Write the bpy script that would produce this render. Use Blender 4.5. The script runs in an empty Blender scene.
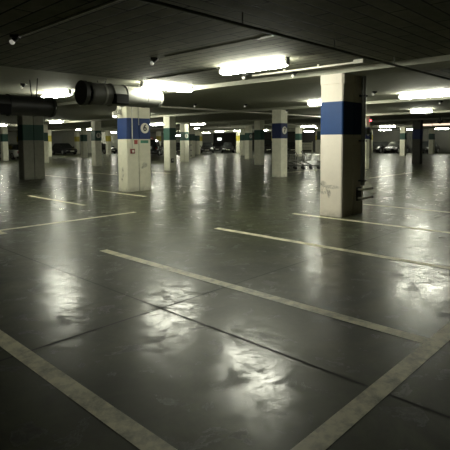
# Underground car park.  World axes follow the building grid: x = row direction, y = bay direction, z up (metres).
import bpy, bmesh, math, random
from mathutils import Vector, Matrix

random.seed(7)
scn = bpy.context.scene
COL = scn.collection
PI = math.pi

# ------------------------------------------------------------------ materials
def new_mat(name):
    m = bpy.data.materials.new(name)
    m.use_nodes = True
    nt = m.node_tree
    b = nt.nodes['Principled BSDF']
    return m, nt, b

def plain(name, col, rough=0.6, metal=0.0, emit=None, strength=0.0, vary=0.12, scale=9.0):
    m, nt, b = new_mat(name)
    N, L = nt.nodes, nt.links
    b.inputs['Roughness'].default_value = rough
    b.inputs['Metallic'].default_value = metal
    if vary > 0 and emit is None:
        g = N.new('ShaderNodeNewGeometry')
        n = N.new('ShaderNodeTexNoise'); n.inputs['Scale'].default_value = scale; n.inputs['Detail'].default_value = 5
        L.new(g.outputs['Position'], n.inputs['Vector'])
        mx = N.new('ShaderNodeMix'); mx.data_type = 'RGBA'
        mx.inputs[6].default_value = (*[c * (1 - vary * 1.6) for c in col], 1)
        mx.inputs[7].default_value = (*[min(1, c * (1 + vary)) for c in col], 1)
        L.new(n.outputs['Fac'], mx.inputs[0]); L.new(mx.outputs[2], b.inputs['Base Color'])
    else:
        b.inputs['Base Color'].default_value = (*col, 1)
    if emit is not None:
        b.inputs['Emission Color'].default_value = (*emit, 1)
        b.inputs['Emission Strength'].default_value = strength
    return m

class NT:
    """small node helper"""
    def __init__(s, nt): s.nt = nt; s.N = nt.nodes; s.L = nt.links
    def val(s, x, sock):
        if isinstance(x, (int, float)): sock.default_value = x
        else: s.L.new(x, sock)
    def math(s, op, a, b=0.0, clamp=False):
        n = s.N.new('ShaderNodeMath'); n.operation = op; n.use_clamp = clamp
        s.val(a, n.inputs[0]); s.val(b, n.inputs[1]); return n.outputs[0]
    def noise(s, vec, scale, detail=6, rough=0.6, dist=0.0):
        n = s.N.new('ShaderNodeTexNoise'); n.inputs['Scale'].default_value = scale
        n.inputs['Detail'].default_value = detail; n.inputs['Roughness'].default_value = rough
        n.inputs['Distortion'].default_value = dist
        s.L.new(vec, n.inputs['Vector']); return n.outputs['Fac']
    def ramp(s, fac, a, b, va=0.0, vb=1.0):
        n = s.N.new('ShaderNodeMapRange'); n.clamp = True
        s.L.new(fac, n.inputs['Value'])
        n.inputs['From Min'].default_value = a; n.inputs['From Max'].default_value = b
        n.inputs['To Min'].default_value = va; n.inputs['To Max'].default_value = vb
        return n.outputs['Result']
    def mix(s, fac, a, b):
        n = s.N.new('ShaderNodeMix'); n.data_type = 'RGBA'
        s.val(fac, n.inputs[0])
        for x, k in ((a, 6), (b, 7)):
            if isinstance(x, tuple): n.inputs[k].default_value = (*x, 1)
            else: s.L.new(x, n.inputs[k])
        return n.outputs[2]
    def pos(s): return s.N.new('ShaderNodeNewGeometry').outputs['Position']
    def blob(s, pos, c, r):
        """1 inside an ellipsoid of radii r round c, fading to 0"""
        m = s.N.new('ShaderNodeMapping'); m.vector_type = 'POINT'
        m.inputs['Scale'].default_value = [1 / k for k in r]
        m.inputs['Location'].default_value = [-a / k for a, k in zip(c, r)]
        s.L.new(pos, m.inputs['Vector'])
        l = s.N.new('ShaderNodeVectorMath'); l.operation = 'LENGTH'
        s.L.new(m.outputs[0], l.inputs[0])
        return s.ramp(l.outputs['Value'], 1.0, 0.45)

def floor_material():
    m, nt, b = new_mat('polished_concrete')
    h = NT(nt); p = h.pos()
    big = h.noise(p, 0.35, 4, 0.55)
    mid = h.noise(p, 1.6, 7, 0.62, 0.4)
    fine = h.noise(p, 9.0, 8, 0.7, 0.3)
    blot = h.noise(p, 3.4, 9, 0.66, 0.6)
    col = h.mix(h.ramp(big, 0.35, 0.65), FLOOR_A, FLOOR_B)
    col = h.mix(h.ramp(mid, 0.40, 0.66, 0, 0.7), col, FLOOR_C)
    stain = h.ramp(blot, 0.545, 0.63)                       # tyre dirt and oil blotches
    spots = h.ramp(h.noise(p, 13.0, 5, 0.7), 0.66, 0.72)
    stain = h.math('MAXIMUM', stain, spots)
    streak = h.math('MULTIPLY', h.blob(p, (8.9, 15.6, 0), (2.1, 0.34, 1)), h.ramp(fine, 0.3, 0.6), True)
    streak2 = h.math('MULTIPLY', h.blob(p, (7.8, 8.2, 0), (0.9, 0.5, 1)), h.ramp(blot, 0.42, 0.55), True)
    stain = h.math('MAXIMUM', stain, h.math('MAXIMUM', streak, streak2))
    col = h.mix(h.math('MULTIPLY', stain, 0.75), col, (0.010, 0.010, 0.008))
    nt.links.new(col, b.inputs['Base Color'])
    b.inputs['Roughness'].default_value = 0.45
    b.inputs['Specular IOR Level'].default_value = 0.14
    b.inputs['Specular Tint'].default_value = (0.95, 1.0, 0.70, 1)
    # sealed, polished top: clear sheen that traffic and dirt have dulled in patches
    r = h.math('ADD', h.ramp(mid, 0.3, 0.75, R_LO, R_HI), h.math('MULTIPLY', stain, 0.15))
    nt.links.new(r, b.inputs['Coat Roughness'])
    cw = h.math('SUBTRACT', h.ramp(mid, 0.25, 0.75, COAT, COAT * 0.55), h.math('MULTIPLY', stain, COAT * 0.55), True)
    mott = h.math('MULTIPLY', h.ramp(h.noise(p, 6.0, 10, 0.78, 0.2), 0.39, 0.56, 0.10, 1.0), h.ramp(h.noise(p, 21.0, 6, 0.72, 0.2), 0.36, 0.48, 0.30, 1.0))
    cw = h.math('MULTIPLY', cw, mott)
    nt.links.new(cw, b.inputs['Coat Weight'])
    b.inputs['Coat IOR'].default_value = 1.5
    return m

def ceiling_material(name, along_y):
    m, nt, b = new_mat(name)
    h = NT(nt); p = h.pos()
    mp = nt.nodes.new('ShaderNodeMapping')
    if along_y: mp.inputs['Rotation'].default_value = (0, 0, PI / 2)
    nt.links.new(p, mp.inputs['Vector'])
    br = nt.nodes.new('ShaderNodeTexBrick')
    br.offset = 0.37; br.offset_frequency = 2
    br.inputs['Color1'].default_value = (*CEIL_A, 1); br.inputs['Color2'].default_value = (*CEIL_B, 1)
    br.inputs['Mortar'].default_value = (0.010, 0.010, 0.008, 1)
    br.inputs['Scale'].default_value = 1.0
    br.inputs['Brick Width'].default_value = 1.3; br.inputs['Row Height'].default_value = 0.235
    br.inputs['Mortar Size'].default_value = 0.014; br.inputs['Mortar Smooth'].default_value = 0.3
    br.inputs['Bias'].default_value = 0.0
    nt.links.new(mp.outputs[0], br.inputs['Vector'])
    n = h.noise(p, 5.0, 7, 0.65)
    c = h.mix(h.ramp(n, 0.35, 0.75, 0, 0.45), br.outputs['Color'], (0.03, 0.03, 0.025))
    nt.links.new(c, b.inputs['Base Color'])
    b.inputs['Roughness'].default_value = 0.85
    b.inputs['Specular IOR Level'].default_value = 0.2
    bp = nt.nodes.new('ShaderNodeBump'); bp.inputs['Strength'].default_value = 0.5; bp.inputs['Distance'].default_value = 0.02
    inv = h.math('SUBTRACT', 1.0, br.outputs['Fac'])
    nt.links.new(inv, bp.inputs['Height']); nt.links.new(bp.outputs[0], b.inputs['Normal'])
    return m

def concrete(name, col, dirt, marks=(), rough=0.75, amount=0.5):
    """painted concrete: grime near the floor, pitted specks, and scuffs where marks=(centre, radii) say"""
    m, nt, b = new_mat(name)
    h = NT(nt); p = h.pos()
    n = h.noise(p, 6.0, 8, 0.65); f = h.noise(p, 38.0, 5, 0.6)
    c = h.mix(h.ramp(n, 0.35, 0.75, 0, amount), col, dirt)
    c = h.mix(h.ramp(f, 0.66, 0.74, 0, 0.55), c, tuple(k * 0.35 for k in col))
    sep = nt.nodes.new('ShaderNodeSeparateXYZ'); nt.links.new(p, sep.inputs[0])
    low = h.math('MULTIPLY', h.ramp(sep.outputs['Z'], 0.16, 0.0), h.ramp(n, 0.3, 0.6))
    c = h.mix(h.math('MULTIPLY', low, 0.55), c, tuple(k * 0.3 for k in col))
    for ctr, rad in marks:
        sc = h.math('MULTIPLY', h.blob(p, ctr, rad), h.ramp(h.noise(p, 11.0, 7, 0.72), 0.40, 0.62), True)
        c = h.mix(h.math('MULTIPLY', sc, 0.8), c, (0.05, 0.05, 0.04))
    nt.links.new(c, b.inputs['Base Color'])
    b.inputs['Roughness'].default_value = rough
    bp = nt.nodes.new('ShaderNodeBump'); bp.inputs['Strength'].default_value = 0.15; bp.inputs['Distance'].default_value = 0.01
    nt.links.new(f, bp.inputs['Height']); nt.links.new(bp.outputs[0], b.inputs['Normal'])
    return m

def worn_paint():
    m, nt, b = new_mat('worn_road_paint')
    h = NT(nt); p = h.pos()
    a = h.noise(p, 7.0, 8, 0.7); c2 = h.noise(p, 1.3, 3, 0.5)
    wear = h.math('ADD', h.ramp(a, 0.42, 0.66), h.ramp(c2, 0.4, 0.75, -0.15, 0.35), True)
    c = h.mix(h.math('MULTIPLY', wear, 0.6), LINE_COL, (0.045, 0.043, 0.032))
    nt.links.new(c, b.inputs['Base Color'])
    b.inputs['Roughness'].default_value = 0.45
    b.inputs['Specular IOR Level'].default_value = 0.35
    return m

# tunables ---------------------------------------------------------------
FLOOR_A = (0.010, 0.0125, 0.0055); FLOOR_B = (0.026, 0.030, 0.0145); FLOOR_C = (0.060, 0.064, 0.033)
R_LO, R_HI = 0.17, 0.25
COAT = 0.95
CEIL_A = (0.17, 0.17, 0.13); CEIL_B = (0.23, 0.225, 0.17)
LINE_COL = (0.72, 0.68, 0.48)
LAMP_COL = (0.985, 0.99, 0.82)
LAMP = 72.0

M = {}
M['floor'] = floor_material()
M['ceil_y'] = ceiling_material('board_marked_concrete', True)
M['ceil_x'] = ceiling_material('board_marked_concrete_cross', False)
M['beam'] = concrete('beam_concrete', (0.46, 0.46, 0.37), (0.30, 0.30, 0.24), amount=0.6)
M['wall'] = concrete('wall_concrete', (0.24, 0.24, 0.20), (0.13, 0.13, 0.11))
M['smooth'] = concrete('smooth_ceiling_concrete', (0.42, 0.42, 0.34), (0.28, 0.28, 0.22), amount=0.6)
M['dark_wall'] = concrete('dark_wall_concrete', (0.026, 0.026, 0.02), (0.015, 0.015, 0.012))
M['shade_grey_column'] = concrete('column_concrete_painted_shade', (0.25, 0.25, 0.20), (0.14, 0.14, 0.11))  # shade on the left double column, painted in as a darker grey
M['shade_dark_column'] = concrete('column_concrete_painted_dim_light', (0.07, 0.07, 0.055), (0.04, 0.04, 0.03))  # dim light at the right-hand column painted into its colour
M['cream'] = concrete('cream_column_paint', (0.78, 0.77, 0.62), (0.46, 0.45, 0.34), amount=0.45)
M['cream_six'] = concrete('cream_column_paint_scuffed', (0.70, 0.68, 0.54), (0.46, 0.45, 0.34),
                          [((9.17, 12.29, 0.83), (0.14, 0.05, 0.10)), ((9.08, 12.29, 0.75), (0.09, 0.05, 0.05)),
                           ((8.48, 12.56, 0.60), (0.05, 0.09, 0.20)), ((8.48, 12.60, 0.38), (0.05, 0.06, 0.08))], amount=0.4)
M['cream_near'] = concrete('cream_column_paint_chipped', (0.87, 0.80, 0.70), (0.73, 0.67, 0.57),
                           [((8.48, 5.26, 0.66), (0.06, 0.12, 0.09)), ((8.48, 5.22, 0.53), (0.06, 0.16, 0.10)),
                            ((8.48, 5.05, 0.62), (0.06, 0.24, 0.05)), ((8.48, 5.10, 0.47), (0.05, 0.06, 0.10))], amount=0.35)
M['blue'] = concrete('blue_band_paint', (0.012, 0.055, 0.19), (0.010, 0.042, 0.145), amount=0.5, rough=0.6)
M['blue_six'] = concrete('deep_blue_band_paint', (0.009, 0.033, 0.13), (0.007, 0.025, 0.10), amount=0.5, rough=0.6)
M['navy'] = concrete('navy_band_paint', (0.012, 0.022, 0.085), (0.010, 0.018, 0.065), amount=0.5, rough=0.6)
M['green'] = concrete('green_band_paint', (0.018, 0.066, 0.048), (0.013, 0.046, 0.034), amount=0.5, rough=0.6)
M['yellow'] = concrete('yellow_band_paint', (0.52, 0.44, 0.06), (0.4, 0.33, 0.05), amount=0.4, rough=0.6)
M['paint'] = worn_paint()
M['joint'] = plain('joint_filler', (0.008, 0.008, 0.006), 0.9)
M['white'] = plain('white_disc_paint', (0.72, 0.70, 0.60), 0.6)
M['black'] = plain('black_paint', (0.008, 0.008, 0.008), 0.6)
M['housing'] = plain('lamp_housing', (0.55, 0.54, 0.48), 0.45)
M['cap'] = plain('lamp_end_cap', (0.10, 0.10, 0.09), 0.5)
M['lit'] = plain('lit_diffuser', (0.9, 0.9, 0.85), 0.4, emit=LAMP_COL, strength=LAMP)
M['dim'] = plain('tan_lit_diffuser', (0.9, 0.85, 0.75), 0.4, emit=(1.0, 0.80, 0.60), strength=LAMP * 0.016)
M['galv'] = plain('galvanised_steel', (0.62, 0.62, 0.58), 0.38, 0.55, vary=0.08)
M['fan_steel'] = plain('fan_casing_steel', (0.20, 0.20, 0.18), 0.55, 0.15, vary=0.08)
M['fan_grey'] = plain('fan_silencer_grey', (0.075, 0.075, 0.065), 0.6, 0.1)
M['box_black'] = plain('matt_black_box', (0.005, 0.005, 0.005), 0.95)
M['fan_dark'] = plain('fan_rim_black', (0.02, 0.02, 0.018), 0.5)
M['fan_in'] = plain('fan_inside', (0.03, 0.03, 0.03), 0.8)
M['conduit'] = plain('pale_conduit', (0.60, 0.585, 0.50), 0.4, 0.1)
M['greypipe'] = plain('grey_pipe', (0.16, 0.16, 0.14), 0.45, 0.3)
M['darkpipe'] = plain('dark_pipe', (0.035, 0.035, 0.03), 0.6)
M['red'] = plain('red_plastic', (0.16, 0.014, 0.012), 0.5)
M['redsign'] = plain('red_sign_paint', (0.34, 0.05, 0.04), 0.5)
M['signgreen'] = plain('green_sign_paint', (0.05, 0.20, 0.13), 0.5)
M['redled'] = plain('red_led', (0.5, 0.02, 0.02), 0.4, emit=(1.0, 0.10, 0.12), strength=6)
M['glow'] = plain('small_lit_lens', (0.9, 0.9, 0.85), 0.3, emit=(1.0, 0.97, 0.86), strength=5)
M['dome'] = plain('sensor_lens_glow', (0.78, 0.77, 0.68), 0.3, emit=(1.0, 0.97, 0.82), strength=0.25)  # faint glow added for the lamp light the lens catches
M['exit'] = plain('lit_sign_face', (0.9, 0.9, 0.85), 0.4, emit=(0.95, 1.0, 0.92), strength=3)
M['carblack'] = plain('black_car_paint', (0.012, 0.012, 0.012), 0.22, vary=0)
M['cargrey'] = plain('dark_grey_car_paint', (0.03, 0.03, 0.032), 0.25, 0.4, vary=0)
M['carpale'] = plain('pale_car_paint', (0.50, 0.50, 0.46), 0.25, vary=0)
M['glass'] = plain('car_glass', (0.02, 0.022, 0.022), 0.06, vary=0)
M['tyre'] = plain('tyre_rubber', (0.012, 0.012, 0.012), 0.85, vary=0)
M['rim'] = plain('wheel_rim', (0.45, 0.45, 0.43), 0.3, 0.8, vary=0)
M['lens'] = plain('headlight_lens', (0.22, 0.22, 0.20), 0.25, vary=0)
M['taillens'] = plain('tail_light_lens', (0.25, 0.02, 0.02), 0.2, vary=0)
M['chrome'] = plain('chrome_wire', (0.40, 0.40, 0.38), 0.3, 0.85, vary=0)
M['darkmetal'] = plain('dark_steel', (0.05, 0.05, 0.045), 0.45, 0.5)
M['creamboard'] = plain('cream_board', (0.55, 0.54, 0.42), 0.6)
M['shutter'] = plain('grey_shutter', (0.24, 0.24, 0.22), 0.55, 0.1)

# ------------------------------------------------------------------ mesh helpers
class MB:
    def __init__(s): s.bm = bmesh.new()
    def box(s, x0, x1, y0, y1, z0, z1, bevel=0.0, seg=2):
        r = bmesh.ops.create_cube(s.bm, size=1.0)
        vs = r['verts']
        bmesh.ops.scale(s.bm, verts=vs, vec=(x1 - x0, y1 - y0, z1 - z0))
        bmesh.ops.translate(s.bm, verts=vs, vec=((x0 + x1) / 2, (y0 + y1) / 2, (z0 + z1) / 2))
        if bevel > 0:
            es = list({e for v in vs for e in v.link_edges})
            bmesh.ops.bevel(s.bm, geom=es, offset=bevel, segments=seg, affect='EDGES', profile=0.5)
        return s
    def tube(s, pts, r, seg=10, cap=True):
        pts = [Vector(p) for p in pts]
        rings = []
        n = len(pts)
        for i, p in enumerate(pts):
            t = (pts[min(i + 1, n - 1)] - pts[max(i - 1, 0)]).normalized()
            up = Vector((0, 0, 1)) if abs(t.z) < 0.9 else Vector((1, 0, 0))
            a = t.cross(up).normalized(); b = a.cross(t)
            rr = r[i] if isinstance(r, (list, tuple)) else r
            rings.append([s.bm.verts.new(p + (a * math.cos(2 * PI * k / seg) + b * math.sin(2 * PI * k / seg)) * rr) for k in range(seg)])
        for A, B in zip(rings, rings[1:]):
            for k in range(seg):
                s.bm.faces.new((A[k], A[(k + 1) % seg], B[(k + 1) % seg], B[k]))
        if cap:
            s.bm.faces.new(rings[0][::-1]); s.bm.faces.new(rings[-1])
        return s
    def lathe(s, prof, origin, axis='z', seg=28):
        """prof: list of (radius, height) turned about an axis through origin"""
        o = Vector(origin); rings = []
        for r, h in prof:
            ring = []
            for k in range(seg):
                a = 2 * PI * k / seg
                c, d = r * math.cos(a), r * math.sin(a)
                v = {'z': (c, d, h), 'x': (h, c, d), 'y': (d, h, c)}[axis]
                ring.append(s.bm.verts.new(o + Vector(v)))
            rings.append(ring)
        for A, B in zip(rings, rings[1:]):
            for k in range(seg):
                s.bm.faces.new((A[k], A[(k + 1) % seg], B[(k + 1) % seg], B[k]))
        if prof[0][0] > 1e-5: s.bm.faces.new(rings[0][::-1])
        if prof[-1][0] > 1e-5: s.bm.faces.new(rings[-1])
        return s
    def loft(s, rings, close=True):
        R = [[s.bm.verts.new(p) for p in r] for r in rings]
        n = len(R[0])
        for A, B in zip(R, R[1:]):
            for k in range(n):
                s.bm.faces.new((A[k], A[(k + 1) % n], B[(k + 1) % n], B[k]))
        if close:
            s.bm.faces.new(R[0][::-1]); s.bm.faces.new(R[-1])
        return s
    def build(s, name, mat, parent=None, smooth=False, loc=None):
        bmesh.ops.remove_doubles(s.bm, verts=s.bm.verts, dist=1e-5)
        bmesh.ops.recalc_face_normals(s.bm, faces=s.bm.faces)
        me = bpy.data.meshes.new(name)
        s.bm.to_mesh(me); s.bm.free()
        me.materials.append(mat)
        if smooth:
            for f in me.polygons: f.use_smooth = True
            try: me.set_sharp_from_angle(angle=math.radians(40))
            except Exception: pass
        o = bpy.data.objects.new(name, me)
        COL.objects.link(o)
        if parent is not None: o.parent = parent
        if loc is not None: o.location = loc
        return o

def tag(o, label, cat, group=None, kind=None):
    o['label'] = label; o['category'] = cat
    if group: o['group'] = group
    o['kind'] = kind or 'thing'
    return o

def empty(name, loc=(0, 0, 0), rz=0.0):
    o = bpy.data.objects.new(name, None)
    o.empty_display_size = 0.2
    o.location = loc; o.rotation_euler = (0, 0, rz)
    COL.objects.link(o)
    return o

def copy_tree(o, parent=None):
    c = o.copy(); COL.objects.link(c)
    if parent is not None: c.parent = parent
    for ch in list(o.children): copy_tree(ch, c)
    return c

def struct(o):
    o['kind'] = 'structure'; return o

# ------------------------------------------------------------------ the setting
CEIL = 3.03; SOFFIT = 2.93
X0, X1, Y0, Y1 = -8.0, 60.0, -8.0, 60.0
floor = struct(MB().box(X0, X1, Y0, Y1, -0.3, 0.0).build('floor', M['floor']))
struct(MB().box(X0, 8.49, 3.9, 9.3, CEIL, CEIL + 0.3).build('ceiling', M['ceil_y']))
struct(MB().box(X0, X1, Y0, 3.9, CEIL, CEIL + 0.3).build('ceiling_front', M['ceil_x']))
struct(MB().box(8.49, X1, 3.9, Y1, CEIL, CEIL + 0.3).build('ceiling_right', M['smooth']))
struct(MB().box(X0, 8.49, 9.3, Y1, CEIL, CEIL + 0.3).build('ceiling_left', M['smooth']))
struct(MB().box(X0, X1 + 0.3, Y1, Y1 + 0.3, 0, CEIL).build('wall_far_left', M['wall']))
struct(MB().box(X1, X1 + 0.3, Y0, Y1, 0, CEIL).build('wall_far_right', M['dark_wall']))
struct(MB().box(X0 - 0.3, X0, Y0, Y1, 0, CEIL).build('wall_left', M['wall']))
struct(MB().box(X0, X1, Y0 - 0.3, Y0, 0, CEIL).build('wall_back', M['wall']))

def strip(name, x0, x1, y0, y1, z, mat):
    bm = bmesh.new()
    vs = [bm.verts.new(p) for p in ((x0, y0, z), (x1, y0, z), (x1, y1, z), (x0, y1, z))]
    bm.faces.new(vs)
    nx = max(1, int((x1 - x0) / 0.5)); ny = max(1, int((y1 - y0) / 0.5))
    me = bpy.data.meshes.new(name); bm.to_mesh(me); bm.free(); me.materials.append(mat)
    o = bpy.data.objects.new(name, me); COL.objects.link(o); o.parent = floor
    return o

LW = 0.065
for x in (1.32, 3.58, 5.93, 8.29): strip('bay_line', x - LW, x + LW, 1.24, 5.87, 0.003, M['paint'])
strip('bay_line', -6.0, 14.0, 1.11, 1.24, 0.003, M['paint'])                  # line closing the bays' heads
strip('bay_line', 10.62, 10.75, 1.24, 5.87, 0.003, M['paint'])
strip('bay_line', 2.9, 6.12, 8.55, 8.67, 0.003, M['paint'])
strip('bay_line', 3.03, 3.16, 8.20, 8.55, 0.003, M['paint'])
strip('bay_line', 5.90, 6.02, 10.5, 13.7, 0.003, M['paint'])
strip('bay_line', 8.06, 8.18, 10.9, 13.7, 0.003, M['paint'])
for x in (10.3, 12.7, 15.0): strip('bay_line', x - 0.06, x + 0.06, 18.0, 22.6, 0.003, M['paint'])
for y in (9.2, 11.6, 14.0): strip('bay_line', 18.4, 23.0, y - 0.06, y + 0.06, 0.003, M['paint'])
for y in (27.0, 29.4, 31.8): strip('bay_line', 18.4, 23.0, y - 0.06, y + 0.06, 0.003, M['paint'])
strip('control_joint', 2.620, 2.640, -4.0, 24.0, 0.0015, M['joint'])           # saw cuts in the slab
strip('control_joint', -4.0, 24.0, 3.340, 3.360, 0.0015, M['joint'])
strip('control_joint', -4.0, 24.0, 9.9, 9.915, 0.0015, M['joint'])

U = [4.80 + 7.5 * k for k in range(8)]
V = [8.49, 16.45, 24.15, 31.75, 39.5, 47.1, 54.8]
A_, B_ = 0.52, 0.46
for j, v in enumerate(V):
    w = 0.92 if j == 0 else B_
    struct(MB().box(v, v + w, -6, Y1, SOFFIT, CEIL + 0.01).build('ceiling_beam', M['beam']))

# ------------------------------------------------------------------ columns
def text_mesh(body, size, name, mat, parent, loc, rot):
    cu = bpy.data.curves.new('glyph', 'FONT'); cu.body = body; cu.size = size
    cu.align_x = 'CENTER'; cu.align_y = 'CENTER'; cu.extrude = 0.002; cu.offset = size * 0.025
    t = bpy.data.objects.new('glyph', cu); COL.objects.link(t)
    bpy.context.view_layer.update()
    me = bpy.data.meshes.new_from_object(t.evaluated_get(bpy.context.evaluated_depsgraph_get()))
    bpy.data.objects.remove(t); bpy.data.curves.remove(cu)
    me.materials.clear(); me.materials.append(mat)
    o = bpy.data.objects.new(name, me); COL.objects.link(o); o.parent = parent
    o.location = loc; o.rotation_euler = rot
    return o

def band_shell(x0, x1, y0, y1, z0, z1, b):
    """sleeve of paint with the column's chamfered corners"""
    def ring(z):
        return [(x0 + b, y0, z), (x1 - b, y0, z), (x1, y0 + b, z), (x1, y1 - b, z), (x1 - b, y1, z), (x0 + b, y1, z), (x0, y1 - b, z), (x0, y0 + b, z)]
    return MB().loft([ring(z0), ring(z1)])

def shaft_mb(x0, x1, y0, y1, top, b):
    def ring(z):
        return [(x0 + b, y0, z), (x1 - b, y0, z), (x1, y0 + b, z), (x1, y1 - b, z), (x1 - b, y1, z), (x0 + b, y1, z), (x0, y1 - b, z), (x0, y0 + b, z)]
    return MB().loft([ring(0), ring(top * 0.5), ring(top)])

def column(k, m, label, band='green', number=None, paint='cream', z0=1.66, z1=2.32, group=None, capital=False):
    v, u = V[m], U[k]
    root = empty('concrete_column', (v, u, 0))
    tag(root, label, 'column', group, 'thing')
    dbl = m == 0
    spans = [(0, 0.452), (0.468, 0.92)] if dbl else [(0, B_)]
    for a, c in spans:
        shaft_mb(a, c, 0, A_, SOFFIT - 0.002, 0.02).build('shaft', M[paint], root)
        band_shell(a - 0.004, c + 0.004, -0.004, A_ + 0.004, z0, z1, 0.021).build('painted_band', M[band], root)
    if dbl:
        MB().box(0.45, 0.47, 0.03, A_ - 0.03, 0, SOFFIT - 0.002).build('joint_filler', M['joint'], root)
    if capital:
        band_shell(-0.018, 0.452, -0.018, A_ + 0.018, SOFFIT - 0.20, SOFFIT - 0.003, 0.04).build('capital', M[paint], root)
        band_shell(0.468, 0.938, -0.018, A_ + 0.018, SOFFIT - 0.20, SOFFIT - 0.003, 0.04).build('capital', M[paint], root)
    if number:
        cx = (spans[-1][0] + spans[-1][1]) / 2
        zc = (z0 + z1) / 2 + 0.02
        d = MB().lathe([(0.0, 0.0), (0.165, 0.0), (0.165, -0.006), (0.0, -0.006)], (cx, -0.004, zc), 'y', 32).build('number_disc', M['white'], root)
        text_mesh(number, 0.29, 'number', M['black'], d, (cx, -0.011, zc), (PI / 2, 0, 0))
    return root

near = column(0, 0, 'tall cream column with a blank bright blue band, tallest one in the photo', 'blue', None, 'cream_near', 1.70, 2.37, capital=True)
six = column(1, 0, 'double cream column with a blue band and a white number 6 disc', 'blue_six', '6', 'cream_six')
column(2, 0, 'shaded double column below the dark duct fan, far to the left', 'green', None, 'shade_grey_column')
seven = column(1, 1, 'cream column with a navy band and a white number 7 disc', 'navy', '7', z0=1.69, z1=2.35)
column(2, 1, 'cream column with a plain green band just beyond the number 6 column', 'green', None)
column(3, 1, 'green banded column with a pale ring number left of the number 6 column', 'green', '8')
column(3, 2, 'cream column with a bright ringed number right of the plain green banded column', 'green', '8')
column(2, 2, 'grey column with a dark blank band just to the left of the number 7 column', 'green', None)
column(3, 3, 'pale column with a ringed number on a dark band, between car bay and grey column', 'green', '8')
column(1, 2, 'blue banded column half hidden behind the tallest column', 'navy', '7')
column(1, 3, 'dark unlit column standing near the right edge of the photo', 'navy', None, 'shade_dark_column')
column(4, 3, 'pale column hung with a white corner-clipped notice panel', 'green', None)
column(4, 1, 'slim dim column showing behind the shaded double column', 'green', None)
column(5, 1, 'dim column at the left edge of the photo beside a pale car', 'green', None)
column(5, 2, 'pale column with a green band under the pair of bright lamps at left', 'green', None)
column(4, 4, 'pale column with a green band to the right of the parked car row', 'green', None)
column(5, 5, 'yellow banded column standing at the end of the parked car row', 'yellow', None)
column(6, 3, 'yellow banded column just to the left of the number 6 column', 'yellow', None)
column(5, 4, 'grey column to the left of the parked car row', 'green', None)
column(3, 4, 'pale green banded column to the right of the number 7 column', 'green', None)
column(2, 3, 'cream column half hidden by the left side of the tallest column', 'green', None)
column(2, 5, 'olive column with a dark band, left of the dark unlit column', 'green', None)
column(2, 4, 'pale far column showing just to the right of the tallest column', 'green', None)
column(2, 6, 'slim far olive column to the right of the dark unlit column', 'green', None)
for k, m in [(6, 1), (7, 1), (6, 2), (7, 2), (4, 2), (5, 3), (7, 3), (6, 4), (4, 5), (3, 5), (6, 5), (3, 6), (4, 6), (5, 6), (0, 1), (7, 4)]:
    far = k + m >= 9 or k >= 6
    if (k, m) == (0, 1): continue
    column(k, m, 'slim yellow banded column far back in the hall' if far else 'slim green banded column far back in the hall',
           'yellow' if far else 'green', None, group='yellow banded columns far back' if far else 'green banded columns far back')

# fittings on the number 6 column
x6, y6 = V[0], U[1]
cp = empty('fire_call_point', (x6 + 0.19, y6, 1.28))
tag(cp, 'red fire alarm call point on the number 6 column', 'alarm')
MB().box(-0.075, 0.075, -0.055, -0.001, -0.075, 0.075, 0.012).build('case', M['red'], cp)
MB().box(-0.038, 0.038, -0.062, -0.055, -0.038, 0.038, 0.003).build('button', M['white'], cp)
cd = MB().tube([(x6 + 0.19, y6 - 0.0225, 1.366), (x6 + 0.19, y6 - 0.0225, 2.925)], 0.017, 10).build('conduit', M['conduit'], smooth=True)
tag(cd, 'white vertical conduit running down to the red call point', 'conduit')
cd = MB().tube([(x6 + 0.455, y6 - 0.010, 2.10), (x6 + 0.455, y6 - 0.010, 2.925)], 0.009, 8).build('conduit', M['conduit'], smooth=True)
tag(cd, 'short thin cable in the joint beside the number 6 disc', 'cable')
s = MB().box(x6 + 0.27, x6 + 0.40, y6 - 0.012, y6 - 0.001, 1.50, 1.63, 0.003).build('fire_sign', M['redsign'])
tag(s, 'small red square sign under the blue band', 'sign')
s = MB().box(x6 + 0.52, x6 + 0.82, y6 - 0.012, y6 - 0.001, 1.53, 1.625, 0.003).build('safety_sign', M['signgreen'])
tag(s, 'small flat green sign under the number 6 disc', 'sign')
sp = empty('spot_lamp', (x6, y6 + 0.30, 2.40))
tag(sp, 'white twin head spot lamp bracketed on the number 6 column', 'lamp')
MB().box(-0.03, -0.001, -0.06, 0.06, 0.02, 0.30, 0.006).build('back_plate', M['housing'], sp)
MB().tube([(-0.02, 0, 0.18), (-0.16, 0, 0.16), (-0.20, 0, 0.10)], 0.022, 10).build('bracket', M['housing'], sp, True)
MB().lathe([(0.03, 0.12), (0.075, 0.09), (0.085, 0.0), (0.07, -0.02)], (-0.24, -0.02, 0.0), 'z', 20).build('lamp_head', M['housing'], sp, True)
MB().lathe([(0.03, 0.10), (0.065, 0.08), (0.07, 0.0), (0.06, -0.02)], (-0.10, -0.01, 0.06), 'z', 20).build('lamp_head', M['housing'], sp, True)
MB().lathe([(0.070, -0.018), (0.066, -0.05), (0.03, -0.075), (0.0, -0.08)], (-0.24, -0.02, 0.0), 'z', 20).build('lens', M['glow'], sp, True)

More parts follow.
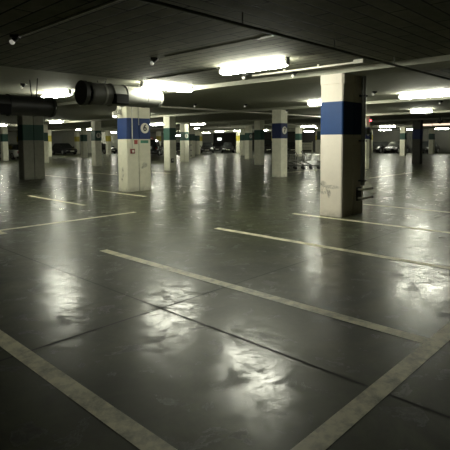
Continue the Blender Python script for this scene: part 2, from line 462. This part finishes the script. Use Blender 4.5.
# fittings on the tallest column
xn, yn = V[0], U[0]
dp = empty('downpipe', (xn + 0.74, yn, 0))
tag(dp, 'dark vertical pipe down the shaded face of the tallest column', 'pipe')
MB().tube([(0, -0.075, 0.62), (0, -0.075, 2.925)], 0.045, 14).build('pipe', M['greypipe'], dp, True)
for z in (0.7, 1.55, 2.5): MB().box(-0.07, 0.07, -0.13, -0.001, z, z + 0.035, 0.005).build('clamp', M['darkpipe'], dp)
MB().tube([(0.075, -0.045, 0.62), (0.075, -0.045, 2.925)], 0.014, 8).build('cable', M['conduit'], dp, True)
MB().box(0.0, 0.12, -0.16, -0.121, 1.70, 1.83, 0.008).build('junction_box', M['greypipe'], dp)
hb = empty('hose_bracket', (xn + 0.70, yn, 0.44))
tag(hb, 'pair of short steel bars sticking out low on the tallest column', 'bracket')
MB().box(-0.10, 0.08, -0.03, -0.001, -0.15, 0.14, 0.006).build('plate', M['darkpipe'], hb)
for z in (0.10, -0.09):
    MB().tube([(-0.06, -0.02, z), (-0.06, -0.09, z), (-0.02, -0.13, z), (0.27, -0.13, z), (0.33, -0.13, z)], 0.026, 10).build('bar', M['white'], hb, True)
    MB().tube([(0.33, -0.13, z), (0.38, -0.13, z)], 0.028, 10).build('end_cap', M['darkpipe'], hb, True)

# switch box low on the green banded column, notice panel on the far one
sb = empty('switch_box', (V[1] + 0.14, U[2], 0.55))
tag(sb, 'small dark switch box low on the plain green banded column', 'switch box')
MB().box(-0.08, 0.08, -0.07, -0.001, -0.12, 0.12, 0.01).build('box', M['darkmetal'], sb)
MB().box(-0.05, 0.05, -0.078, -0.07, -0.02, 0.06, 0.004).build('cover', M['housing'], sb)
npn = empty('notice_panel', (V[3], U[4] + 0.26, 0.65))
tag(npn, 'white notice panel with dark corner clips on a far column', 'panel')
MB().box(-0.03, -0.001, -0.24, 0.24, -0.5, 0.62, 0.004).build('board', M['white'], npn)
for y in (-0.2, 0.2):
    for z in (-0.46, 0.06, 0.58): MB().box(-0.05, -0.03, y - 0.06, y + 0.06, z - 0.06, z + 0.06, 0.004).build('clip', M['black'], npn)

# ------------------------------------------------------------------ ceiling lamps
def lamp_proto():
    r = empty('ceiling_lamp')
    # housing tray, lit diffuser bulging below it, two end caps; long axis = local y
    MB().box(-0.055, 0.055, -0.72, 0.72, -0.05, 0.0, 0.006).build('housing', M['housing'], r)
    rings = []
    for yy, sc in ((-0.79, 0.25), (-0.775, 0.55), (-0.74, 0.85), (-0.68, 1.0), (0.68, 1.0), (0.74, 0.85), (0.775, 0.55), (0.79, 0.25)):
        rings.append([(0.125 * sc * math.cos(2 * PI * k / 20), yy, -0.105 - 0.062 * sc * math.sin(2 * PI * k / 20)) for k in range(20)])
    MB().loft(rings).build('diffuser', M['lit'], r, True)
    for s in (-1, 1):
        MB().box(-0.045, 0.045, s * 0.80 - 0.03, s * 0.80 + 0.03, -0.13, -0.002, 0.01).build('end_cap', M['cap'], r)
    return r

LAMPS = [  # (y, x, along, top z, label, group)
    (5.66, 6.69, 'y', CEIL, 'large lit ceiling lamp between the number 6 column and the tallest column', None),
    (9.27, 7.66, 'x', CEIL, 'lit ceiling lamp just above the pale duct fan', None),
    (12.96, 6.54, 'y', CEIL, 'lit ceiling lamp above the dark duct fan at left', None),
    (5.48, 14.55, 'y', CEIL, 'lit ceiling lamp to the right of the tallest column, near the right edge', None),
    (9.05, 14.85, 'y', CEIL, 'lit ceiling lamp hidden in part by the left side of the tallest column', None),
    (8.62, 22.4, 'y', CEIL, 'smaller lit ceiling lamp below and beyond the one near the right edge', None),
    (38.8, 15.05, 'y', CEIL, 'lit ceiling lamp at the left edge of the photo beyond the shaded double column', None),
    (30.06, 15.21, 'y', CEIL, 'lit ceiling lamp just to the right of the shaded double column', None),
    (44.6, 26.2, 'y', CEIL, 'nearer lamp of the lit end to end pair left of number 6', None),
    (46.9, 26.5, 'y', CEIL, 'farther lamp of the lit end to end pair left of number 6', None),
    (53.6, 26.0, 'y', 2.50, 'low lit lamp hung below the end to end pair at left', None),
    (29.55, 23.3, 'y', CEIL, 'lit ceiling lamp between the number 6 column and the plain green banded one', None),
    (50.0, 43.4, 'y', 2.52, 'small low lit lamp between the two nearest green banded columns', None),
    (26.8, 25.14, 'y', CEIL, 'lit ceiling lamp over the column with the bright ringed number', None),
    (35.6, 32.9, 'y', CEIL, 'lit ceiling lamp just below the one over the bright ringed number', None),
    (53.3, 51.7, 'y', CEIL, 'first of three far lit lamps over the parked car row', None),
    (45.2, 46.4, 'y', CEIL, 'middle of three far lit lamps over the parked car row', None),
    (41.5, 46.0, 'x', CEIL, 'last of three far lit lamps over the parked car row', None),
    (37.0, 45.6, 'y', CEIL, 'lit ceiling lamp just to the left of the number 7 column', None),
    (25.4, 38.2, 'y', CEIL, 'upper lit ceiling lamp over the cream barrier board', None),
    (37.6, 56.7, 'y', CEIL, 'lower lit ceiling lamp over the cream barrier board', None),
    (20.2, 43.9, 'y', CEIL, 'bright lit ceiling lamp to the right of the half hidden blue banded column', None),
    (26.9, 57.8, 'y', CEIL, 'lit ceiling lamp just below the bright one beyond the tallest column', None),
    (23.8, 57.0, 'y', CEIL, 'lit ceiling lamp to the left of the dark unlit column', None),
    (20.0, 58.0, 'y', CEIL, 'lit ceiling lamp at the right edge below the tan lit pair', None),
    (58.0, 37.6, 'x', CEIL, 'far lit lamp over the yellow banded column left of number 6', None),
    (27.0, 42.9, 'x', CEIL, 'far lit lamp tucked against the blue band of the tallest column', None),
    (31.5, 58.0, 'y', 2.75, 'small far lit lamp over the cars beyond the tallest column', None),
    (15.4, 40.2, 'y', CEIL, 'first of the tan tinted lit lamp pair at the right edge', None),
    (20.5, 14.7, 'y', CEIL, 'lit ceiling lamp straight behind the number 6 column', None),
    (12.75, 22.5, 'y', CEIL, 'lit ceiling lamp straight behind the tallest column', None),
    (13.7, 39.9, 'y', CEIL, 'second of the tan tinted lit lamp pair at the right edge', None),
]
proto = lamp_proto(); first = True
lamp_spots = []
for (yy, xx, ax, top, label, grp) in LAMPS:
    r = proto if first else copy_tree(proto)
    first = False
    r.location = (xx, yy, top); r.rotation_euler = (0, 0, 0 if ax == 'y' else PI / 2)
    if 'smaller lit' in label: r.scale = (1, 0.62, 1)
    tag(r, label, 'lamp', 'fluorescent ceiling lamps')
    if top < CEIL - 0.01:
        for dy in (-0.5, 0.5):
            h = MB().tube([(0, dy, 0.0), (0, dy, CEIL - top)], 0.012, 8).build('hanger', M['greypipe'], r)
    if 'tan tinted' in label:
        for ch in r.children:
            if ch.name.startswith('diffuser'):
                r.scale = (1.7, 1, 1.5); ch.data = ch.data.copy(); ch.data.materials[0] = M['dim']

# ------------------------------------------------------------------ ceiling services
def pipe(name, pts, r, mat, label, cat, clips=()):
    root = empty('ceiling_' + name, pts[0])
    tag(root, label, cat)
    o = Vector(pts[0])
    MB().tube([Vector(p) - o for p in pts], r, 12).build('tube', mat, root, True)
    for c in clips:
        c = Vector(c) - o
        MB().tube([(c.x, c.y, c.z), (c.x, c.y, CEIL - o.z - 0.001)], 0.008, 8).build('mount', M['greypipe'], root)
    return root

zc = SOFFIT - 0.045
pipe('trunk_pipe', [(0.2, 3.52, zc), (26, 3.52, zc)], 0.021, M['greypipe'], 'dark pipe crossing the top of the photo under the boarded ceiling', 'pipe',
     [(x, 3.52, zc) for x in (2.0, 4.0, 6.0, 8.0, 11, 14)])
bt = empty('ceiling_batten', (7.79, 5.33, CEIL))
tag(bt, 'long thin pale batten beside the large lamp, ending at the dark pipe', 'batten')
MB().tube([(0, -1.30, -0.05), (0, 1.25, -0.05)], 0.021, 12).build('tube', M['conduit'], bt, True)
MB().box(-0.026, 0.026, -1.34, -1.14, -0.075, 0.0, 0.008).build('end_box', M['conduit'], bt)
for y in (-0.4, 0.4): MB().box(-0.02, 0.02, y - 0.02, y + 0.02, -0.06, 0.0).build('clip', M['conduit'], bt)
c1 = pipe('conduit', [(2.72, 6.72, CEIL - 0.012), (2.72, 3.88, CEIL - 0.012)], 0.012, M['conduit'], 'thin pale conduit across the dark upper left ceiling', 'conduit')
c2 = pipe('conduit', [(5.15, 6.3, CEIL - 0.001), (5.15, 3.88, CEIL - 0.001)], 0.006, M['greypipe'], 'grey conduit ending in a pale connector above the large lamp', 'conduit')
MB().box(-0.04, -0.005, -2.38, -2.12, -0.012, 0.009, 0.004).build('connector', M['conduit'], c2)
MB().box(0.01, 0.05, -2.30, -2.02, -0.012, 0.009, 0.004).build("connector", M["conduit"], c2)
pipe('conduit', [(6.71, 8.9, CEIL - 0.011), (6.71, 6.60, CEIL - 0.011)], 0.011, M['greypipe'], 'grey conduit running left from the end of the large lamp', 'conduit')
pipe('sprinkler_pipe', [(10.9, 13.8, 2.87), (27.0, 13.8, 2.87)], 0.035, M['conduit'], 'pale pipe running behind the pale duct fan to the number 7 column', 'pipe',
     [(x, 13.8, 2.87) for x in (12.0, 14.2, 18.5, 22.0)])
pipe('conduit', [(15.2, 38.0, CEIL - 0.02), (15.2, 31.0, CEIL - 0.02)], 0.02, M['conduit'], 'conduit between the two lamps beyond the shaded double column', 'conduit')
hp = empty('hanging_pipe', (29.0, 28.3, CEIL))
tag(hp, 'pale pipe hung on two rods in front of the parked car row', 'pipe')
MB().tube([(0, -3.0, -0.30), (0, 2.7, -0.30)], 0.05, 12).build('tube', M['conduit'], hp, True)
for y in (-1.3, 0.2):
    MB().tube([(0, y, -0.30), (0, y, 0.0)], 0.02, 8).build('rod', M['greypipe'], hp)
pipe('conduit', [(30.6, 14.0, 2.87), (30.6, 24.0, 2.87)], 0.04, M['conduit'], 'pale pipe under the ceiling to the right of the number 7 column', 'pipe',
     [(30.6, 16, 2.87), (30.6, 22, 2.87)])

def sensor_proto():
    r = empty('ceiling_sensor')
    MB().box(-0.05, 0.07, -0.05, 0.05, -0.04, 0.0, 0.008).build('base', M['fan_dark'], r)
    MB().tube([(0.03, 0, -0.03), (-0.02, 0, -0.07)], 0.035, 10).build('neck', M['fan_dark'], r, True)
    MB().lathe([(0.0, -0.045), (0.022, -0.038), (0.036, -0.015), (0.036, 0.012), (0.02, 0.02)], (-0.035, 0, -0.085), 'z', 16).build('lens', M['dome'], r, True)
    return r
sp0 = sensor_proto(); first = True
SENSORS = [(6.55, 5.10, CEIL, 'ceiling sensor alone on the boarded ceiling above the pale duct fan'),
           (6.48, 2.67, CEIL, 'ceiling sensor at the end of the thin conduit, upper left'),
           (11.70, 5.04, CEIL, 'ceiling sensor above the dark duct fan at the left edge'),
           (6.45, 13.20, CEIL, 'ceiling sensor just to the right of the tallest column'),
           (13.47, 12.50, CEIL, 'ceiling sensor to the right of the pale duct fan'),
           (12.16, 13.95, CEIL, 'ceiling sensor between the pale duct fan and the number 7 column'),
           (12.20, 16.71, SOFFIT, 'ceiling sensor on the beam over the number 7 column'),
           (6.70, 7.68, CEIL, 'ceiling sensor at the left tip of the thin batten'),
           (5.78, 8.20, CEIL, 'ceiling sensor just to the left of the top of the tallest column'),
           (6.43, 15.80, CEIL, 'ceiling sensor just under the lamp near the right edge'),
           (6.30, 18.20, CEIL, 'ceiling sensor below the right end of the lamp near the right edge'),
           (9.50, 25.40, CEIL, 'ceiling sensor over the dark unlit column')]
for (yy, xx, z, lab) in SENSORS:
    r = sp0 if first else copy_tree(sp0)
    first = False
    r.location = (xx, yy, z); r.rotation_euler = (0, 0, -PI / 4)
    tag(r, lab, 'sensor', 'ceiling sensors')
dm = empty('ceiling_camera', (30.9, 10.75, CEIL))
tag(dm, 'dark dome camera hanging in front of the tan lit lamp pair', 'camera')
MB().lathe([(0.03, 0.0), (0.03, -0.22)], (0, 0, 0), 'z', 14).build('mount', M['darkpipe'], dm, True)
MB().lathe([(0.17, -0.21), (0.17, -0.26), (0.16, -0.32), (0.11, -0.38), (0.05, -0.415), (0.0, -0.42)], (0, 0, 0), 'z', 24).build('dome', M['fan_dark'], dm, True)
rl = empty('alarm_lamp', (V[2] + 0.20, U[1] - 0.001, 2.68))
tag(rl, 'small red lamp on the half hidden blue banded column', 'lamp')
MB().box(0.10, 0.22, -0.06, 0.0, -0.05, 0.05, 0.008).build('base', M['fan_dark'], rl)
MB().lathe([(0.055, 0.0), (0.05, -0.05), (0.025, -0.08), (0.0, -0.085)], (0.16, -0.06, 0), 'y', 16).build('lens', M['redled'], rl, True)

# ------------------------------------------------------------------ duct fans (jet fans hung under the ceiling)
def duct_fan(loc, label, L=2.2, r=0.25, box_at=0.88, skin='fan_steel', near='fan_grey'):
    """axis along +x from the mouth at loc"""
    root = empty('duct_fan', loc)
    tag(root, label, 'fan', 'duct fans')
    # guard hoop held off the mouth on four stays
    MB().lathe([(r - 0.015, 0.0), (r + 0.03, 0.0), (r + 0.03, 0.10), (r - 0.005, 0.10), (r - 0.015, 0.0)], (0, 0, 0), 'x', 36).build('mouth_ring', M['fan_dark'], root, True)
    for k in range(4):
        a = PI / 4 + k * PI / 2
        MB().tube([(0.05, math.cos(a) * r, math.sin(a) * r), (0.22, math.cos(a) * r, math.sin(a) * r)], 0.012, 6).build('stay', M['fan_dark'], root)
    # near silencer: hollow tube with a core pod
    x1 = box_at - 0.13
    MB().lathe([(r - 0.03, x1), (r - 0.03, 0.19), (r, 0.18), (r + 0.012, 0.20), (r + 0.012, 0.24), (r, 0.25), (r, x1), (r - 0.03, x1)], (0, 0, 0), 'x', 36).build('silencer', M[near], root, True)
    MB().lathe([(0.0, 0.26), (0.06, 0.29), (0.11, 0.38), (0.12, 0.5), (0.12, x1)], (0, 0, 0), 'x', 24).build('core_pod', M['fan_in'], root, True)
    x2 = box_at + 0.26
    MB().lathe([(0.0, x1), (r + 0.02, x1), (r + 0.02, x1 + 0.03), (r, x1 + 0.035), (r, x2 - 0.035), (r + 0.02, x2 - 0.03), (r + 0.02, x2), (0.0, x2)], (0, 0, 0), 'x', 36).build('fan_casing', M[skin], root, True)
    MB().lathe([(r - 0.03, x2), (r, x2), (r, L - 0.09), (r + 0.014, L - 0.08), (r + 0.014, L - 0.03), (r - 0.005, L), (r - 0.05, L - 0.005), (r - 0.03, L - 0.08), (r - 0.03, x2)], (0, 0, 0), 'x', 36).build('silencer', M[skin], root, True)
    b = MB().box(box_at - 0.16, box_at + 0.20, -r - 0.08, -r + 0.10, -0.22, 0.01, 0.01).build('terminal_box', M['box_black'], root)
    MB().box(box_at - 0.15, box_at + 0.19, -r - 0.092, -r - 0.08, -0.21, 0.0, 0.006).build('lid', M['box_black'], b)
    top = CEIL - loc[2]
    for x in (0.55, L - 0.45):
        for s in (-1, 1):
            MB().tube([(x, s * 0.12, r * 0.82), (x, s * 0.20, top)], 0.012, 8).build('hanger', M[skin], root)
        MB().lathe([(r, x - 0.025), (r + 0.008, x - 0.025), (r + 0.008, x + 0.025), (r, x + 0.025), (r, x - 0.025)], (0, 0, 0), 'x', 36).build('strap', M[skin], root, True)
    return root
duct_fan((5.48, 9.72, 2.69), 'pale metal duct fan with a dark box, hung before the number 6 column')
duct_fan((3.10, 10.7, 2.405), 'dark backlit duct fan hung under the ceiling at the left edge', L=2.2, r=0.225, box_at=0.9, skin='fan_dark', near='fan_dark')  # skin coloured black to carry the backlit darkness

# ------------------------------------------------------------------ cars far back
def car_proto(paint, tall=False, pale_screen=False):
    r = empty('car')
    L_, W_ = (4.3, 1.78)
    H_ = 1.82 if tall else 1.46
    belt = 1.08 if tall else 0.92
    hood = 1.02 if tall else 0.80
    def ring(x, hw, zb, zt):
        ch = 0.10
        return [(x, -hw + 0.05, zb), (x, hw - 0.05, zb), (x, hw, zb + ch), (x, hw, (zb + zt) / 2), (x, hw - 0.03, zt - 0.06), (x, hw - 0.12, zt),
                (x, -hw + 0.12, zt), (x, -hw + 0.03, zt - 0.06), (x, -hw, (zb + zt) / 2), (x, -hw, zb + ch)]
    h = L_ / 2
    st = [(-h, W_ / 2 - 0.14, 0.34, belt - 0.16), (-h + 0.12, W_ / 2 - 0.05, 0.26, belt - 0.02), (-h + 0.6, W_ / 2, 0.22, belt), (0.0, W_ / 2, 0.20, belt),
          (0.75, W_ / 2, 0.20, belt - 0.02), (h - 0.9, W_ / 2, 0.22, hood + 0.05), (h - 0.25, W_ / 2 - 0.06, 0.24, hood - 0.08), (h, W_ / 2 - 0.20, 0.34, hood - 0.24)]
    MB().loft([ring(*s_) for s_ in st]).build('body', paint, r, True)
    def gh(x, hw, z): return [(x, -hw, z), (x, hw, z)]
    rb, rf = (-h + 0.25, 0.55) if tall else (-h + 0.75, 0.35)
    # glasshouse: lower edge on the belt line, upper edge on the roof
    lo = [(-h + 0.12, -0.72, belt - 0.05), (-h + 0.12, 0.72, belt - 0.05), (1.05, 0.74, belt - 0.04), (1.05, -0.74, belt - 0.04)]
    hi = [(rb, -0.56, H_ - 0.05), (rb, 0.56, H_ - 0.05), (rf, 0.57, H_ - 0.05), (rf, -0.57, H_ - 0.05)]
    MB().loft([lo, hi]).build('windows', M['glass'], r)
    ro = [[(rb - 0.03, -0.58, H_ - 0.06), (rb - 0.03, 0.58, H_ - 0.06), (rf + 0.05, 0.59, H_ - 0.06), (rf + 0.05, -0.59, H_ - 0.06)],
          [(rb + 0.1, -0.48, H_), (rb + 0.1, 0.48, H_), (rf - 0.1, 0.49, H_), (rf - 0.1, -0.49, H_)]]
    MB().loft(ro).build('roof', paint, r)
    for sx, sy in ((1.32, 1), (1.32, -1), (-1.30, 1), (-1.30, -1)):
        w = MB().lathe([(0.0, -0.11), (0.30, -0.11), (0.33, -0.08), (0.33, 0.08), (0.30, 0.11), (0.0, 0.11)], (sx, sy * (W_ / 2 - 0.10), 0.33), 'y', 22).build('wheel', M['tyre'], r, True)
        MB().lathe([(0.0, -0.02), (0.20, -0.02), (0.20, 0.02), (0.0, 0.02)], (sx, sy * (W_ / 2 + 0.005), 0.33), 'y', 16).build('rim', M['rim'], w, True)
    for sy in (-1, 1):
        MB().box(h - 0.17, h - 0.02, sy * 0.60 - 0.15, sy * 0.60 + 0.15, hood - 0.36, hood - 0.20, 0.03).build('headlight', M['lens'], r)
        MB().box(-h - 0.015, -h + 0.10, sy * 0.66 - 0.09, sy * 0.66 + 0.07, belt - 0.34, belt - 0.14, 0.02).build('tail_light', M['taillens'], r)
        MB().box(0.72, 0.86, sy * 0.93 - 0.09, sy * 0.93 + 0.09, belt - 0.03, belt + 0.10, 0.03).build('mirror', paint, r)
    MB().box(h - 0.03, h + 0.005, -0.26, 0.26, 0.40, 0.50).build('number_plate', M['creamboard'], r)
    MB().box(h - 0.06, h + 0.0, -0.42, 0.42, 0.52, hood - 0.34, 0.01).build('grille', M['fan_dark'], r)
    if tall:
        w = MB().lathe([(0.0, -0.10), (0.30, -0.10), (0.34, -0.07), (0.34, 0.05), (0.0, 0.05)], (-h - 0.09, 0, 0.92), 'x', 22).build('spare_wheel', M['tyre'], r, True)
        MB().lathe([(0.0, -0.015), (0.19, -0.015), (0.19, 0.0), (0.0, 0.0)], (-h - 0.185, 0, 0.92), 'x', 16).build('rim', M['rim'], w, True)
    return r
pa = car_proto(M['carblack']); pg = car_proto(M['cargrey']); pp = car_proto(M['carpale']); pt = car_proto(M['carblack'], True)
TOCAM = -3 * PI / 4   # nose towards the near corner of the hall
CARS = [(pa, 45.5, 46.7, TOCAM, 'black car at the left end of the parked car row'),
        (pg, 51.3, 50.5, TOCAM, 'dark car in the middle of the parked car row'),
        (pa, 48.4, 45.6, TOCAM, 'black car at the right end of the parked car row, beside the yellow banded column'),
        (pg, 29.9, 57.2, -PI / 2, 'dark car under the low lamp at left, beyond the end to end lamps'),
        (pp, 18.9, 45.6, PI / 2, 'pale car half hidden behind the shaded double column'),
        (pt, 34.2, 44.2, PI / 4, 'tall dark car showing its spare wheel beside the number 6 column'),
        (pa, 41.7, 52.6, TOCAM, 'dark car behind the plain green banded column'),
        (pg, 40.9, 46.9, TOCAM, 'dark car between the two nearest green banded columns'),
        (pt, 51.7, 41.2, TOCAM, 'tall dark car parked at the left side of the number 7 column'),
        (pa, 52.2, 37.6, TOCAM, 'black car just to the right of the number 7 column'),
        (pa, 57.6, 27.6, PI, 'dark car nearest the tallest column on its right'),
        (pg, 57.6, 25.3, PI, 'dark car with a pale bonnet glint, second to the right of the tallest column'),
        (pa, 57.6, 21.6, PI, 'dark car in the shade beyond the dark unlit column'),
        (pg, 35.9, 57.2, -PI / 2, 'dark car seen between the number 6 column and the yellow banded one')]
used = set()
for (pr, x, y, rz, lab) in CARS:
    c = pr if pr.name not in used else copy_tree(pr)
    used.add(pr.name)
    c.location = (x, y, 0); c.rotation_euler = (0, 0, rz)
    tag(c, lab, 'car', 'parked cars')

# ------------------------------------------------------------------ shopping trolleys nested beyond the number 7 column
def trolley_proto():
    r = empty('shopping_trolley')
    # basket: tapered wire tub, front (+x) lower and narrower
    b = MB()
    def corner(x, t):   # t 0 bottom .. 1 top
        f = (x + 0.42) / 0.84
        hw = (0.20 + 0.07 * t) * (1 - 0.24 * f)
        z = 0.44 + 0.10 * f + t * (0.38 - 0.10 * f)
        return hw, z
    xs = [-0.42 + 0.84 * i / 9 for i in range(10)]
    for t in (0, 0.25, 0.5, 0.75, 1.0):
        rr = 0.014 if t in (0, 1.0) else 0.005
        pl = [(x, -corner(x, t)[0], corner(x, t)[1]) for x in (xs[0], xs[-1])]
        pr_ = [(x, corner(x, t)[0], corner(x, t)[1]) for x in (xs[0], xs[-1])]
        b.tube(pl, rr, 6); b.tube(pr_, rr, 6); b.tube([pl[-1], pr_[-1]], rr, 6)
        if t == 0: b.tube([pl[0], pr_[0]], rr, 6)
    for x in xs[1:]:
        h0, z0 = corner(x, 0); h1, z1 = corner(x, 1)
        b.tube([(x, -h1, z1), (x, -h0, z0), (x, h0, z0), (x, h1, z1)], 0.004, 6)
    b.build('basket', M['chrome'], r)
    MB().tube([(-0.40, -0.31, 0.80), (-0.50, -0.31, 0.98), (-0.50, 0.31, 0.98), (-0.40, 0.31, 0.80)], 0.018, 8).build('handle', M['darkmetal'], r, True)
    c = MB()
    for s in (-1, 1):
        c.tube([(-0.40, s * 0.31, 0.80), (-0.46, s * 0.29, 0.5), (-0.44, s * 0.26, 0.20), (0.46, s * 0.17, 0.17), (0.42, s * 0.17, 0.22)], 0.02, 8)
        c.tube([(-0.44, s * 0.285, 0.44), (0.10, s * 0.21, 0.19)], 0.012, 8)
    c.tube([(-0.455, -0.28, 0.36), (-0.455, 0.28, 0.36)], 0.016, 8); c.tube([(0.46, -0.17, 0.17), (0.46, 0.17, 0.17)], 0.014, 8)
    c.build('frame', M['darkmetal'], r, True)
    for x, y, z in ((-0.44, 0.275, 0.16), (-0.44, -0.275, 0.16), (0.44, 0.17, 0.15), (0.44, -0.17, 0.15)):
        w = MB().lathe([(0.0, -0.018), (0.065, -0.018), (0.075, 0.0), (0.065, 0.018), (0.0, 0.018)], (x - 0.02, y, 0.075), 'y', 16).build('wheel', M['tyre'], r, True)
        MB().box(x - 0.035, x - 0.005, y - 0.024, y + 0.024, 0.07, z + 0.03).build('fork', M['darkmetal'], w)
    return r
t0 = trolley_proto()
N_T = 3
tl = ['shopping trolley at the left end of the nested line beyond the number 7 column', 'middle shopping trolley in the nested line beyond the number 7 column',
      'shopping trolley at the right end of the nested line by the tallest column']
dirv = Vector((math.cos(-PI / 4), math.sin(-PI / 4), 0))
for i in range(N_T):
    r = t0 if i == 0 else copy_tree(t0)
    p = Vector((21.85, 15.35, 0)) + dirv * (0.44 * i)
    r.location = p; r.rotation_euler = (0, 0, -PI / 4)
    tag(r, tl[i], 'shopping trolley', 'nested shopping trolleys')

# ------------------------------------------------------------------ far fittings
bb = empty('barrier_board', (50.2, 33.6, 0), -PI / 4)
tag(bb, 'cream barrier board on posts to the right of the number 7 column', 'barrier')
MB().box(-0.62, 0.62, -0.03, 0.03, 0.45, 1.38, 0.01).build('board', M['creamboard'], bb)
for x in (-0.68, 0.68): MB().box(x - 0.05, x + 0.05, -0.05, 0.05, 0, 1.5, 0.008).build('post', M['creamboard'], bb)
for z in (0.72, 1.14):
    for x in (-0.42, -0.14, 0.14, 0.42): MB().box(x - 0.10, x + 0.10, -0.045, -0.03, z - 0.02, z + 0.02).build('slot', M['darkmetal'], bb)
def signpost(x, y, label, h=2.15):
    r = empty('sign_post', (x, y, 0), -PI / 4)
    tag(r, label, 'sign')
    MB().lathe([(0.14, 0.0), (0.14, 0.03), (0.04, 0.05)], (0, 0, 0), 'z', 16).build('base', M['darkmetal'], r)
    MB().tube([(0, 0, 0.03), (0, 0, h)], 0.03, 10).build('post', M['galv'], r, True)
    MB().box(-0.24, 0.24, -0.05, -0.03, h - 0.75, h, 0.008).build('board', M['redsign'], r)
    MB().box(-0.15, 0.15, -0.056, -0.05, h - 0.25, h - 0.12).build('white_stripe', M['white'], r)
signpost(36.8, 47.9, 'red sign on a post above the tall dark car beside the number 6 column')
signpost(39.7, 44.6, 'red sign on a post between the two nearest green banded columns')
ex = MB().box(59.9, 59.999, 58.0, 58.9, 1.80, 2.2, 0.01).build('wall_sign', M['exit'])
tag(ex, 'small lit white sign on the dark wall above the parked car row', 'sign')
d1 = MB()
for i in range(12): d1.box(29.2, 31.1, 59.95, 59.999, 0.02 + i * 0.2, 0.2 + i * 0.2, 0.01)
struct(d1.build('door_1', M['shutter']))

# ------------------------------------------------------------------ camera
f_px = 473.9
cam = bpy.data.cameras.new('camera'); cam.sensor_width = 36; cam.lens = 36 * f_px / 450; cam.clip_end = 300
cam.shift_y = (175.0 - 225.0) / 450
co = bpy.data.objects.new('camera', cam); COL.objects.link(co)
ang, roll = -0.024, -0.0053
pitch = math.atan((175 - 141.48) / f_px)
av = ang + PI / 4; au = ang - PI / 4
fx, fy = math.cos(av), math.cos(au)             # heading in world axes
fwd = Vector((fx * math.cos(pitch), fy * math.cos(pitch), -math.sin(pitch)))
right = Vector((math.sin(av), math.sin(au), 0)).normalized()
up = right.cross(fwd).normalized()
c, s = math.cos(roll), math.sin(roll)
r2 = right * c + up * s; u2 = up * c - right * s
mw = Matrix((r2, u2, -fwd)).transposed().to_4x4(); mw.translation = (-0.1165, -0.1165, 1.57)
co.matrix_world = mw
scn.camera = co

# ------------------------------------------------------------------ world and view
w = bpy.data.worlds.new('world'); scn.world = w; w.use_nodes = True
w.node_tree.nodes['Background'].inputs[0].default_value = (0.9, 1.0, 0.8, 1)
w.node_tree.nodes['Background'].inputs[1].default_value = 0.001
vs = scn.view_settings
scn.display_settings.display_device = 'sRGB'
vs.view_transform = 'Standard'; vs.look = 'None'; vs.gamma = 1.0; vs.exposure = 0.0; vs.use_curve_mapping = False
scn.cycles.use_denoising = True
scn.cycles.max_bounces = 8
scn.cycles.diffuse_bounces = 4
scn.cycles.sample_clamp_indirect = 6.0
